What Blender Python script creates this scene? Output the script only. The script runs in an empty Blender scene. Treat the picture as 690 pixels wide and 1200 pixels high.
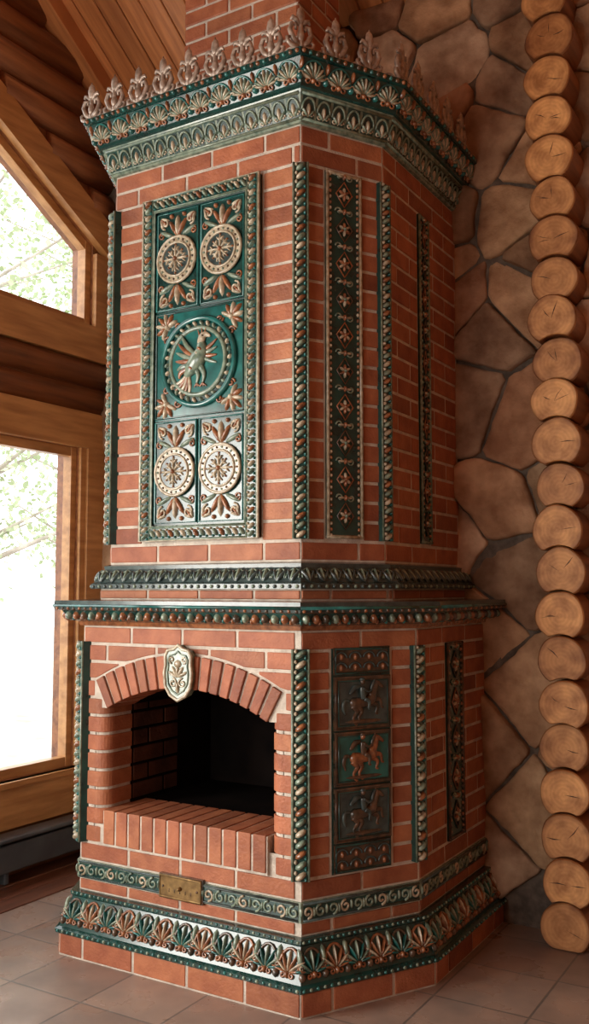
import bpy, math, random, bmesh
from mathutils import Vector
R = random.Random(7)
sc = bpy.context.scene
sc.view_settings.view_transform = 'Standard'

# ---------------------------------------------------------------- materials
def nd(nt, t, **k):
    n = nt.nodes.new(t)
    for a, b in k.items(): setattr(n, a, b)
    return n

def ramp(nt, fac, cols):
    r = nd(nt, 'ShaderNodeValToRGB')
    el = r.color_ramp.elements
    el[0].position = cols[0][0]; el[0].color = (*cols[0][1], 1)
    el[1].position = cols[-1][0]; el[1].color = (*cols[-1][1], 1)
    for p, c in cols[1:-1]:
        e = el.new(p); e.color = (*c, 1)
    nt.links.new(fac, r.inputs[0])
    return r.outputs[0]

def mat(name, c1, c2=None, rough=.5, metal=0, ns=8, stretch=(1, 1, 1), bump=0, bs=60, island=None, coat=0, dirt=None, dscale=2.2, spec=.5, crange=(.35, .68)):
    m = bpy.data.materials.new(name); m.use_nodes = True
    nt = m.node_tree; L = nt.links
    b = nt.nodes['Principled BSDF']
    b.inputs['Roughness'].default_value = rough
    b.inputs['Metallic'].default_value = metal
    b.inputs['Specular IOR Level'].default_value = spec
    b.inputs['Coat Weight'].default_value = coat
    b.inputs['Coat Roughness'].default_value = .15
    tc = nd(nt, 'ShaderNodeTexCoord'); mp = nd(nt, 'ShaderNodeMapping')
    mp.inputs['Scale'].default_value = stretch
    L.new(tc.outputs['Object'], mp.inputs[0])
    n = nd(nt, 'ShaderNodeTexNoise'); n.inputs['Scale'].default_value = ns; n.inputs['Detail'].default_value = 6
    L.new(mp.outputs[0], n.inputs['Vector'])
    c2 = c2 or tuple(x * .6 for x in c1)
    col = ramp(nt, n.outputs[0], [(crange[0], c1), (crange[1], c2)])
    if island:
        g = nd(nt, 'ShaderNodeNewGeometry')
        ic = ramp(nt, g.outputs['Random Per Island'], island)
        mx = nd(nt, 'ShaderNodeMix', data_type='RGBA', blend_type='MULTIPLY'); mx.inputs[0].default_value = 1
        L.new(col, mx.inputs[6]); L.new(ic, mx.inputs[7]); col = mx.outputs[2]
    if dirt:
        n3 = nd(nt, 'ShaderNodeTexNoise'); n3.inputs['Scale'].default_value = dscale; n3.inputs['Detail'].default_value = 6
        L.new(tc.outputs['Object'], n3.inputs['Vector'])
        dc = ramp(nt, n3.outputs[0], [(.4, (1, 1, 1)), (.75, dirt)])
        mx = nd(nt, 'ShaderNodeMix', data_type='RGBA', blend_type='MULTIPLY'); mx.inputs[0].default_value = 1
        L.new(col, mx.inputs[6]); L.new(dc, mx.inputs[7]); col = mx.outputs[2]
    L.new(col, b.inputs['Base Color'])
    if bump:
        n2 = nd(nt, 'ShaderNodeTexNoise'); n2.inputs['Scale'].default_value = bs; n2.inputs['Detail'].default_value = 8
        L.new(mp.outputs[0], n2.inputs['Vector'])
        bp = nd(nt, 'ShaderNodeBump'); bp.inputs['Strength'].default_value = bump; bp.inputs['Distance'].default_value = .01
        L.new(n2.outputs[0], bp.inputs['Height']); L.new(bp.outputs[0], b.inputs['Normal'])
    return m

M = {}
M['brick'] = mat('red_brick', (.46, .160, .074), (.32, .096, .044), .6, bump=.35, bs=90, ns=14,
                 island=[(0, (.72, .64, .62)), (.2, (1, .96, .94)), (.4, (.86, .84, .80)), (.55, (1.08, 1.2, 1.14)), (.75, (.98, .92, .88)), (.9, (.80, .84, .82)), (1, (.60, .52, .48))], dirt=(.74, .69, .66))
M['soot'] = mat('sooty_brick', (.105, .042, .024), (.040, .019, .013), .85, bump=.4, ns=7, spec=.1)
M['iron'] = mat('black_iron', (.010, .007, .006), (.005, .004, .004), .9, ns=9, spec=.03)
M['mortar'] = mat('mortar', (.63, .56, .47), (.43, .37, .31), .9, bump=.5, bs=120, ns=20)
M['green'] = mat('green_glaze', (.010, .060, .050), (.004, .026, .024), .22, ns=16, coat=.45)
M['teal'] = mat('teal_glaze', (.016, .155, .140), (.006, .058, .056), .18, ns=14, coat=.6)
M['cream'] = mat('cream_glaze', (.55, .47, .34), (.24, .19, .12), .26, ns=45, coat=.45)
M['rust'] = mat('amber_glaze', (.34, .130, .052), (.13, .048, .022), .25, ns=45, coat=.45)
M['sage'] = mat('sage_glaze', (.24, .30, .22), (.07, .12, .09), .27, ns=40, coat=.45)
M['slate'] = mat('slate_glaze', (.058, .090, .086), (.022, .036, .036), .25, ns=25, coat=.45)
M['bronze'] = mat('aged_bronze', (.48, .38, .31), (.22, .16, .12), .36, .3, ns=50)
M['brass'] = mat('dull_brass', (.30, .19, .075), (.15, .09, .035), .42, .7, ns=40)
M['brown'] = mat('brown_glaze', (.125, .066, .036), (.03, .032, .025), .26, ns=30, coat=.4)
STV = ['brick', 'mortar', 'green', 'teal', 'cream', 'rust', 'sage', 'slate', 'bronze', 'brass', 'brown', 'soot', 'iron']
M['stone'] = mat('field_stone', (1.0, .94, .86), (.58, .49, .42), .85, ns=6, bump=1.0, bs=26, spec=.22, crange=(.40, .64),
                 island=[(0, (.50, .31, .185)), (.10, (.30, .19, .12)), (.22, (.66, .46, .29)), (.34, (.40, .185, .11)), (.46, (.45, .33, .22)), (.56, (.58, .37, .22)), (.68, (.33, .22, .15)), (.80, (.76, .57, .42)), (.9, (.48, .26, .155)), (1, (.38, .27, .18))],
                 dirt=(.56, .48, .43), dscale=11)
M['stonemortar'] = mat('stone_joint', (.16, .12, .088), (.07, .052, .04), .9, ns=20, bump=.6)
M['honey'] = mat('honey_pine', (.62, .32, .115), (.40, .18, .055), .4, ns=3, stretch=(6, 1, 8), bump=.15, bs=8, coat=.3)
M['log'] = mat('dark_log_wood', (.34, .13, .045), (.15, .05, .018), .45, ns=3, stretch=(8, .8, 8), bump=.25, bs=8, coat=.2)
M['plank'] = mat('ceiling_pine', (.62, .25, .085), (.40, .14, .045), .42, ns=3, stretch=(12, 1, 1), coat=.2,
                 island=[(0, (.8, .8, .8)), (1, (1.1, 1.1, 1.1))])
M['metalgrey'] = mat('grey_enamel', (.10, .12, .13), (.06, .07, .08), .35, ns=6)
M['redboard'] = mat('floor_board_wood', (.20, .075, .04), (.11, .04, .022), .35, ns=3, stretch=(10, 1, 1), coat=.3)
M['ground'] = mat('pale_gravel', (.62, .60, .55), (.40, .38, .33), .9, ns=3)
M['bark'] = mat('birch_bark', (.50, .45, .38), (.30, .26, .21), .8, ns=6)
M['leaf'] = mat('leaves', (.50, .57, .36), (.34, .43, .23), .6, ns=3)
M['crack'] = mat('dry_crack', (.07, .03, .014), (.04, .018, .01), .8, ns=10)

def tile_mat():
    m = bpy.data.materials.new('floor_tiles'); m.use_nodes = True
    nt = m.node_tree; L = nt.links; b = nt.nodes['Principled BSDF']
    tc = nd(nt, 'ShaderNodeTexCoord')
    br = nd(nt, 'ShaderNodeTexBrick', offset=0.0, squash=1.0)
    br.inputs['Scale'].default_value = 1; br.inputs['Brick Width'].default_value = .34; br.inputs['Row Height'].default_value = .34
    br.inputs['Mortar Size'].default_value = .005; br.inputs['Mortar Smooth'].default_value = .3
    br.inputs['Color1'].default_value = (.35, .245, .19, 1); br.inputs['Color2'].default_value = (.26, .175, .135, 1)
    br.inputs['Mortar'].default_value = (.16, .13, .11, 1)
    L.new(tc.outputs['Object'], br.inputs['Vector'])
    n = nd(nt, 'ShaderNodeTexNoise'); n.inputs['Scale'].default_value = 5; n.inputs['Detail'].default_value = 7
    L.new(tc.outputs['Object'], n.inputs['Vector'])
    c = ramp(nt, n.outputs[0], [(.35, (1.05, 1.02, 1.0)), (.7, (.66, .72, .78))])
    mx = nd(nt, 'ShaderNodeMix', data_type='RGBA', blend_type='MULTIPLY'); mx.inputs[0].default_value = 1
    L.new(br.outputs[0], mx.inputs[6]); L.new(c, mx.inputs[7]); L.new(mx.outputs[2], b.inputs['Base Color'])
    rr = ramp(nt, n.outputs[0], [(.3, (.20, .20, .20)), (.7, (.42, .42, .42))]); L.new(rr, b.inputs['Roughness'])
    bp = nd(nt, 'ShaderNodeBump'); bp.inputs['Strength'].default_value = .25; bp.inputs['Distance'].default_value = .004; bp.invert = True
    L.new(br.outputs['Fac'], bp.inputs['Height']); L.new(bp.outputs[0], b.inputs['Normal'])
    return m
M['tile'] = tile_mat()

def ring_mat():
    m = bpy.data.materials.new('log_end_grain'); m.use_nodes = True
    nt = m.node_tree; L = nt.links; b = nt.nodes['Principled BSDF']; b.inputs['Roughness'].default_value = .6
    uv = nd(nt, 'ShaderNodeUVMap')
    w = nd(nt, 'ShaderNodeTexWave', wave_type='RINGS', rings_direction='Z')
    w.inputs['Scale'].default_value = 20; w.inputs['Distortion'].default_value = 2.5; w.inputs['Detail'].default_value = 3; w.inputs['Detail Scale'].default_value = 2
    L.new(uv.outputs[0], w.inputs['Vector'])
    tc = nd(nt, 'ShaderNodeTexCoord')
    n = nd(nt, 'ShaderNodeTexNoise'); n.inputs['Scale'].default_value = 16; n.inputs['Detail'].default_value = 7
    L.new(tc.outputs['Object'], n.inputs['Vector'])
    c = ramp(nt, w.outputs['Fac'], [(.1, (.62, .320, .120)), (.9, (.57, .285, .102))])
    c2 = ramp(nt, n.outputs[0], [(.38, (1.1, 1.1, 1.1)), (.68, (.58, .48, .40))])
    g = nd(nt, 'ShaderNodeNewGeometry')
    c3 = ramp(nt, g.outputs['Random Per Island'], [(0, (.68, .60, .54)), (.5, (.92, .89, .86)), (1, (1.10, 1.08, 1.04))])
    mx = nd(nt, 'ShaderNodeMix', data_type='RGBA', blend_type='MULTIPLY'); mx.inputs[0].default_value = 1
    L.new(c, mx.inputs[6]); L.new(c2, mx.inputs[7])
    mx2 = nd(nt, 'ShaderNodeMix', data_type='RGBA', blend_type='MULTIPLY'); mx2.inputs[0].default_value = 1
    L.new(mx.outputs[2], mx2.inputs[6]); L.new(c3, mx2.inputs[7])
    ln = nd(nt, 'ShaderNodeVectorMath', operation='LENGTH'); L.new(uv.outputs[0], ln.inputs[0])
    rm = ramp(nt, ln.outputs['Value'], [(.082, (1, 1, 1)), (.101, (.50, .40, .34))])
    mx3 = nd(nt, 'ShaderNodeMix', data_type='RGBA', blend_type='MULTIPLY'); mx3.inputs[0].default_value = 1
    L.new(mx2.outputs[2], mx3.inputs[6]); L.new(rm, mx3.inputs[7])
    L.new(mx3.outputs[2], b.inputs['Base Color'])
    bp = nd(nt, 'ShaderNodeBump'); bp.inputs['Strength'].default_value = .6; bp.inputs['Distance'].default_value = .006
    L.new(n.outputs[0], bp.inputs['Height']); L.new(bp.outputs[0], b.inputs['Normal'])
    return m
M['ring'] = ring_mat()

def glass_mat():
    m = bpy.data.materials.new('window_glass'); m.use_nodes = True
    nt = m.node_tree; nt.nodes.clear()
    o = nd(nt, 'ShaderNodeOutputMaterial'); t = nd(nt, 'ShaderNodeBsdfTransparent'); g = nd(nt, 'ShaderNodeBsdfGlossy')
    g.inputs['Roughness'].default_value = .02
    x = nd(nt, 'ShaderNodeMixShader'); x.inputs[0].default_value = .05
    nt.links.new(t.outputs[0], x.inputs[1]); nt.links.new(g.outputs[0], x.inputs[2]); nt.links.new(x.outputs[0], o.inputs[0])
    return m
M['glass'] = glass_mat()

# ---------------------------------------------------------------- mesh builder
class Fr:
    def __init__(s, o, u, v, n=None):
        s.o = Vector(o); s.u = Vector(u).normalized(); s.v = Vector(v).normalized()
        s.n = Vector(n).normalized() if n is not None else s.u.cross(s.v).normalized()
    def p(s, a, b, c=0): return s.o + s.u * a + s.v * b + s.n * c
    def at(s, a, b, c=0): return Fr(s.p(a, b, c), s.u, s.v, s.n)
W = Fr((0, 0, 0), (1, 0, 0), (0, 1, 0))

class MB:
    def __init__(s, mats): s.v = []; s.f = []; s.m = []; s.s = []; s.mats = mats; s.uv = {}
    def add(s, vs, fs, m, smooth=False):
        o = len(s.v); s.v += [tuple(x) for x in vs]; mi = s.mats.index(m)
        for f in fs: s.f.append([i + o for i in f]); s.m.append(mi); s.s.append(smooth)
    def box(s, F, a0, a1, b0, b1, c0, c1, m):
        vs = [F.p(a, b, c) for c in (c0, c1) for b in (b0, b1) for a in (a0, a1)]
        s.add(vs, [(0, 2, 3, 1), (4, 5, 7, 6), (0, 1, 5, 4), (2, 6, 7, 3), (0, 4, 6, 2), (1, 3, 7, 5)], m)
    def poly(s, F, pts, c0, c1, m):
        n = len(pts)
        vs = [F.p(a, b, c0) for a, b in pts] + [F.p(a, b, c1) for a, b in pts]
        fs = [tuple(range(n - 1, -1, -1)), tuple(range(n, 2 * n))] + [(i, (i + 1) % n, (i + 1) % n + n, i + n) for i in range(n)]
        s.add(vs, fs, m)
    def quad(s, F, pts, c, m):
        s.add([F.p(a, b, c) for a, b in pts], [tuple(range(len(pts)))], m)
    def ell(s, F, a, b, ra, rb, rc, m, rot=0, c=0, seg=8):
        cr, sr = math.cos(rot), math.sin(rot); vs = []
        for k, (h, w) in enumerate(((0, 1), (.6, .82), (.9, .45))):
            for i in range(seg):
                t = 2 * math.pi * i / seg
                x, y = ra * w * math.cos(t), rb * w * math.sin(t)
                vs.append(F.p(a + x * cr - y * sr, b + x * sr + y * cr, c + rc * h))
        vs.append(F.p(a, b, c + rc)); fs = []
        for k in range(2):
            for i in range(seg):
                j = (i + 1) % seg; fs.append((k * seg + i, k * seg + j, (k + 1) * seg + j, (k + 1) * seg + i))
        for i in range(seg): fs.append((2 * seg + i, 2 * seg + (i + 1) % seg, 3 * seg))
        s.add(vs, fs, m, True)
    def petal(s, F, a, b, ang, ln, w, h, m, c=0):
        s.ell(F, a + math.sin(ang) * ln / 2, b + math.cos(ang) * ln / 2, w, ln / 2, h, m, rot=-ang, c=c)
    def tube(s, F, pts, rad, m, c=0, flat=1., seg=6, closed=False):
        n = len(pts); vs = []
        if not isinstance(rad, (list, tuple)): rad = [rad] * n
        for i, (a, b) in enumerate(pts):
            if closed: p0, p1 = pts[i - 1], pts[(i + 1) % n]
            else: p0, p1 = pts[max(0, i - 1)], pts[min(n - 1, i + 1)]
            dx, dy = p1[0] - p0[0], p1[1] - p0[1]; l = math.hypot(dx, dy) or 1; nx, ny = -dy / l, dx / l
            for k in range(seg):
                t = 2 * math.pi * k / seg; q = rad[i] * math.cos(t)
                vs.append(F.p(a + nx * q, b + ny * q, c + rad[i] * flat * math.sin(t)))
        fs = []
        for i in range(n if closed else n - 1):
            j = (i + 1) % n
            for k in range(seg):
                l = (k + 1) % seg; fs.append((i * seg + k, i * seg + l, j * seg + l, j * seg + k))
        if not closed: fs += [tuple(range(seg)), tuple(range((n - 1) * seg, n * seg))]
        s.add(vs, fs, m, True)
    def torus(s, F, a, b, r, t, m, c=0, seg=32, flat=1):
        s.tube(F, [(a + r * math.cos(2 * math.pi * i / seg), b + r * math.sin(2 * math.pi * i / seg)) for i in range(seg)], t, m, c, flat, 6, True)
    def disc(s, F, a, b, r, c0, c1, m, seg=32):
        s.poly(F, [(a + r * math.cos(2 * math.pi * i / seg), b + r * math.sin(2 * math.pi * i / seg)) for i in range(seg)], c0, c1, m)
    def spiral(s, F, a, b, r, turns, a0, sgn, t, m, c=0):
        pts = []; N = int(10 * turns) + 2
        for i in range(N):
            q = i / (N - 1); th = a0 + sgn * q * turns * 2 * math.pi; rr = r * (1 - .8 * q)
            pts.append((a + rr * math.cos(th), b + rr * math.sin(th)))
        s.tube(F, pts, t, m, c, 1, 5)
    def obj(s, name, parent=None, bevel=0, seg=1, recalc=True):
        me = bpy.data.meshes.new(name); me.from_pydata(s.v, [], s.f)
        for k in s.mats: me.materials.append(M[k])
        for i, p in enumerate(me.polygons): p.material_index = s.m[i]; p.use_smooth = s.s[i]
        if recalc:
            bm = bmesh.new(); bm.from_mesh(me); bmesh.ops.recalc_face_normals(bm, faces=bm.faces); bm.to_mesh(me); bm.free()
        o = bpy.data.objects.new(name, me); sc.collection.objects.link(o)
        if parent: o.parent = parent
        if bevel:
            b = o.modifiers.new('bevel', 'BEVEL'); b.width = bevel; b.segments = seg; b.limit_method = 'ANGLE'; b.angle_limit = math.radians(40)
        return o

# ---------------------------------------------------------------- stove plan
YB = 1.17; YS = 1.165
PL = [(-1.27, YS), (-1.27, .442), (-1.02, 0), (0, 0), (.25, .435), (.25, YS)]
PU = [(-1.135, YS), (-1.135, .40), (-.95, .07), (-.04, .07), (.143, .395), (.143, YS)]
def offs(P, d):
    P = [Vector(p) for p in P]; ns = []
    for i in range(len(P) - 1):
        u = (P[i + 1] - P[i]).normalized(); ns.append(Vector((u.y, -u.x)))
    out = []
    for i, p in enumerate(P):
        if i == 0: out.append(p + ns[0] * d)
        elif i == len(P) - 1: out.append(p + ns[-1] * d)
        else:
            a, b = ns[i - 1], ns[i]; out.append(p + (a + b) / (1 + a.dot(b)) * d)
    return out
def loft(mb, P, prof, mats):
    n = len(P); vs = []
    for o, z in prof: vs += [(q.x, q.y, z) for q in offs(P, o)]
    for k in range(len(prof) - 1):
        m = mats if isinstance(mats, str) else mats[k]
        mb.add(vs[k * n:(k + 2) * n], [(i, i + 1, i + 1 + n, i + n) for i in range(n - 1)], m)
def cap(mb, P, o, z, m):
    mb.add([(q.x, q.y, z) for q in offs(P, o)], [tuple(range(len(P)))], m)
def face(P, i, o=0, z=0):
    q = offs(P, o); a, b = q[i], q[i + 1]
    return Fr((a.x, a.y, z), (b.x - a.x, b.y - a.y, 0), (0, 0, 1)), (b - a).length
def band(P, i, o0, z0, o1, z1):
    q, r = offs(P, o0), offs(P, o1)
    m0 = Vector(((q[i].x + q[i + 1].x) / 2, (q[i].y + q[i + 1].y) / 2, z0)); m1 = Vector(((r[i].x + r[i + 1].x) / 2, (r[i].y + r[i + 1].y) / 2, z1))
    u = (q[i + 1] - q[i]); l = min(u.length, (r[i + 1] - r[i]).length) * .5 + max(u.length, (r[i + 1] - r[i]).length) * .5
    u = Vector((u.x, u.y, 0)).normalized()
    return Fr(m0 - u * l / 2, u, m1 - m0), l, (m1 - m0).length

MD = -.004
def bricks(mb, F, a0, a1, z0, z1, n, L=.25, excl=(), single=False, arc=None, m='brick', j=.012, depth=.04, off0=0):
    h = (z1 - z0) / n
    for k in range(n):
        b0, b1 = z0 + k * h + j / 2, z0 + (k + 1) * h - j / 2; bm = (b0 + b1) / 2
        if single: segs = [(a0, a1)]
        else:
            segs = []; x = a0 - (L / 2 if (k + off0) % 2 else 0)
            while x < a1 - .002:
                segs.append((max(x, a0), min(x + L, a1))); x += L
        for s0, s1 in segs:
            parts = [(s0, s1)]
            for e0, e1, f0, f1 in excl:
                if f0 < bm < f1:
                    q = []
                    for p0, p1 in parts:
                        if e1 <= p0 or e0 >= p1: q.append((p0, p1)); continue
                        if e0 > p0: q.append((p0, e0))
                        if e1 < p1: q.append((e1, p1))
                    parts = q
            for p0, p1 in parts:
                p0 += j / 2; p1 -= j / 2
                if p1 - p0 < .012: continue
                c = R.uniform(-.0015, .0015)
                if arc is None: mb.box(F, p0, p1, b0, b1, -depth, c, m)
                else:
                    N = 8; bot = []
                    for i in range(N + 1):
                        x = p0 + (p1 - p0) * i / N; z = max(b0, arc(x))
                        if z < b1 - .004: bot.append((x, z))
                    if len(bot) < 2: continue
                    mb.poly(F, bot + [(bot[-1][0], b1), (bot[0][0], b1)], -depth, c, m)

stove = bpy.data.objects.new('masonry_fireplace_stove', None); sc.collection.objects.link(stove)
BM = MB(STV)      # bricks (bevelled)
MO = MB(STV)      # mortar core / glazed bands
OR = MB(STV)      # ornament relief

# ---- mortar cores
ZL0, ZL1 = .353, 1.272
for i in (0, 1, 3, 4):
    F, l = face(PL, i, MD); MO.quad(F, [(0, 0), (l, 0), (l, 1.36), (0, 1.36)], 0, 'mortar')
Ff, lf = face(PL, 2, 0)
AC, HW, ZS, RI, RO = .51, .38, .95, .772, .892
ZC = ZS - math.sqrt(RI ** 2 - HW ** 2); ZSILL = .56
MO.quad(Ff, [(0, 0), (1.02, 0), (1.02, .5), (0, .5)], MD, 'mortar')
MO.quad(Ff, [(0, .5), (AC - HW - .045, .5), (AC - HW - .045, 1.36), (0, 1.36)], MD, 'mortar')
MO.quad(Ff, [(AC + HW + .045, .5), (1.02, .5), (1.02, 1.36), (AC + HW + .045, 1.36)], MD, 'mortar')
N = 24
arcin = lambda a: ZC + math.sqrt(max(0, RI ** 2 - (a - AC) ** 2))
for sg in (-1, 1): MO.quad(Ff, [(AC + sg * HW, ZS), (AC + sg * (HW + .045), ZS), (AC + sg * (HW + .045), 1.36), (AC + sg * HW, 1.36)], MD, 'mortar')
for i in range(N):
    x0 = AC - HW + 2 * HW * i / N; x1 = x0 + 2 * HW / N
    MO.quad(Ff, [(x0, arcin(x0)), (x1, arcin(x1)), (x1, 1.36), (x0, 1.36)], MD, 'mortar')
    MO.add([Ff.p(x0, arcin(x0), MD), Ff.p(x1, arcin(x1), MD), Ff.p(x1, arcin(x1), -.158), Ff.p(x0, arcin(x0), -.158)], [(0, 1, 2, 3)], 'mortar')
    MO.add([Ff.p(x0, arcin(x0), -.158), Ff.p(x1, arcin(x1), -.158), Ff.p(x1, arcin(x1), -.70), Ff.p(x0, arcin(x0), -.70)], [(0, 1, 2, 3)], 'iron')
for sg in (-1, 1):
    FF = Fr(Ff.p(0, 0, 0), Ff.u, Ff.n, Ff.v)
    aI = AC + sg * (HW + .006); r = .05
    pts = [(AC + sg * (HW + .06), MD)] + [(aI + sg * r * (1 - math.sin(i / 6 * math.pi / 2)), MD - r * (1 - math.cos(i / 6 * math.pi / 2))) for i in range(7)] + [(aI, -.155), (AC + sg * (HW + .06), -.155)]
    MO.poly(FF, pts, .45, ZS, 'mortar')
# firebox
h13 = (ZL1 - ZL0) / 13
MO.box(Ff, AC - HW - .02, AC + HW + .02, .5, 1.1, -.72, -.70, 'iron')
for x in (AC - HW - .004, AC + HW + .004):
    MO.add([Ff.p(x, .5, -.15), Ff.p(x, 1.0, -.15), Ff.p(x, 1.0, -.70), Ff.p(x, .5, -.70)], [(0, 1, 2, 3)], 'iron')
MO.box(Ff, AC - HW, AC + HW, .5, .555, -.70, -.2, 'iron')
Fl = Fr(Ff.p(AC - HW, 0, -.16), (0, 1, 0), (0, 0, 1), (1, 0, 0))
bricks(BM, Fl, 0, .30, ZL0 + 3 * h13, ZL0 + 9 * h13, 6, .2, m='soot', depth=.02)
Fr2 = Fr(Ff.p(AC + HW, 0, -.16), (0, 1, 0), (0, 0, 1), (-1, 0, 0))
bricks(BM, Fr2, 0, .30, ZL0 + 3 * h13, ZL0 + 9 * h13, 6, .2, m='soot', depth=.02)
# upper core
loft(MO, PU, [(MD, 1.37), (MD, 3.28)], 'mortar')

# ---- lower bricks
bricks(BM, Ff, 0, 1.02, ZL0, ZL0 + h13, 1)
def jamb(sgn, k):
    b0, b1 = ZL0 + k * h13 + .006, ZL0 + (k + 1) * h13 - .006
    e = HW + max(0, (b0 + b1) / 2 - ZS) * .56
    aI = AC + sgn * e; aO = AC + sgn * .505
    r = .052; pts = [(aO, 0)]
    for i in range(8):
        t = i / 7 * math.pi / 2
        pts.append((aI + sgn * r * (1 - math.sin(t)), -r * (1 - math.cos(t)) + .003))
    pts += [(aI, -.155), (aO, -.155)]
    BM.poly(Fr(Ff.p(0, 0, 0), Ff.u, Ff.n, Ff.v), pts, b0, b1, 'brick')
for k in range(1, 10):
    for sg in (-1, 1): jamb(sg, k)
arcout = lambda a: (ZC + math.sqrt(RO ** 2 - (a - AC) ** 2) + .010) if abs(a - AC) < .445 else 0
bricks(BM, Ff, 0, 1.02, ZL0 + 10 * h13, ZL1, 3, .25, arc=arcout)
NA = 17; th = math.asin(HW / RI)
for i in range(NA):
    t0 = -th + 2 * th * i / NA + .0075; t1 = -th + 2 * th * (i + 1) / NA - .0075
    P = lambda r, t: (AC + r * math.sin(t), ZC + r * math.cos(t))
    BM.poly(Ff, [P(RI - .003, t0), P(RI - .003, t1), P(RO, t1), P(RO, t0)], -.155, .008, 'brick')
ns = 12
for i in range(ns):
    w = 2 * HW / ns; x = AC - HW + i * w
    BM.box(Ff, x + .005, x + w - .005, ZL0 + h13 + .008, ZSILL, -.24, .014, 'brick')
MO.box(Ff, AC - HW, AC + HW, ZL0 + h13, ZSILL - .004, -.24, .009, 'mortar')
for i in range(5):
    F, l = face(PL, i, 0)
    bricks(BM, F, 0, l, .236, .285, 1, .25, off0=i)
    if i != 2:
        ex = [(l / 2 - .13, l / 2 + .13, .42, 1.215)] if i in (1, 3) else [(l / 2 - .09, l / 2 + .09, .42, 1.215)]
        bricks(BM, F, 0, l, ZL0, ZL1, 13, .25, excl=ex)
    F, l = face(PL, i, .068); bricks(BM, F, 0, l, .0, .086, 1, .25, off0=1)
    F, l = face(PU, i, .035); bricks(BM, F, 0, l, 1.377, 1.42, 1, .25, off0=i)
    F, l = face(PU, i, 0)
    z0, z1, n = 1.52, 3.155, 22; h = (z1 - z0) / n
    if i == 2:
        pa, pb = l / 2 - .285, l / 2 + .285
        bricks(BM, F, 0, l, z0, z0 + h, 1, .25)
        bricks(BM, F, 0, pa, z0 + h, z1 - 2 * h, n - 3, single=True)
        bricks(BM, F, pb, l, z0 + h, z1 - 2 * h, n - 3, single=True)
        bricks(BM, F, 0, l, z1 - 2 * h, z1, 2, .25, off0=1)
    else:
        hw = .082 if i in (1, 3) else .055
        bricks(BM, F, 0, l, z0, z1, n, .25, excl=[(l / 2 - hw, l / 2 + hw, z0 + h, z1 - 2 * h)])
loft(MO, PL, [(.064, 0), (.064, .086)], 'mortar')
loft(MO, PU, [(.030, 1.37), (.030, 1.42)], 'mortar')

# ---- glazed profile bands
loft(MO, PL, [(.0, .086), (.078, .086), (.081, .102), (.066, .108), (.042, .16), (.022, .215), (.028, .222), (.028, .236), (-.01, .237)], 'green')
loft(MO, PL, [(-.01, .284), (.006, .285), (.006, .352), (-.01, .353)], 'sage')
loft(MO, PL, [(-.01, 1.272), (.012, 1.274), (.020, 1.290), (.05, 1.298), (.078, 1.335), (.102, 1.338), (.108, 1.350), (.104, 1.374), (-.1, 1.378), (-.2, 1.378)],
     ['slate', 'rust', 'slate', 'green', 'rust', 'slate', 'slate', 'slate', 'slate'])
cap(MO, PL, -.19, 1.378, 'slate')
loft(MO, PU, [(.0, 1.42), (.066, 1.42), (.068, 1.438), (.055, 1.446), (.042, 1.475), (.018, 1.498), (.020, 1.512), (-.01, 1.520)], 'slate')
loft(MO, PU, [(-.01, 3.155), (.010, 3.156), (.014, 3.17), (.045, 3.252), (.052, 3.262)], 'sage')
loft(MO, PU, [(.052, 3.262), (.066, 3.264), (.068, 3.275), (.105, 3.352), (.118, 3.355), (.120, 3.376), (.09, 3.38), (-.05, 3.38)], 'green')
cap(MO, PU, -.04, 3.38, 'green')

# ---- motifs
def palmette(F, a, b, w, h, m1, m2, c=0, n=3, m3=None):
    for k in range(-n, n + 1):
        ang = k * math.radians(78 / n); ln = h * (.72 - .035 * abs(k))
        OR.petal(F, a + .06 * w * k / n, b + h * .22, ang, ln, w * .060, .014, (m3 if (m3 and k % 2) else m1), c)
    for sg in (-1, 1): OR.spiral(F, a + sg * w * .2, b + h * .14, w * .13, 1.1, math.pi / 2, sg, .004, m2, c + .003)
    OR.ell(F, a, b + h * .16, w * .1, h * .12, .016, m2, c=c)
def archtube(F, a, b, w, h, t, m, c=0):
    OR.tube(F, [(a + w / 2 * math.cos(math.pi * i / 10), b + h * math.sin(math.pi * i / 10)) for i in range(11)], t, m, c, 1, 5)
def beadrow(F, l, b, pitch, r, ms, c=0, h=.01):
    n = max(1, int(l / pitch)); p = l / n
    for i in range(n): OR.ell(F, (i + .5) * p, b, r, r, h, ms[i % len(ms)], c=c, seg=6)

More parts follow.
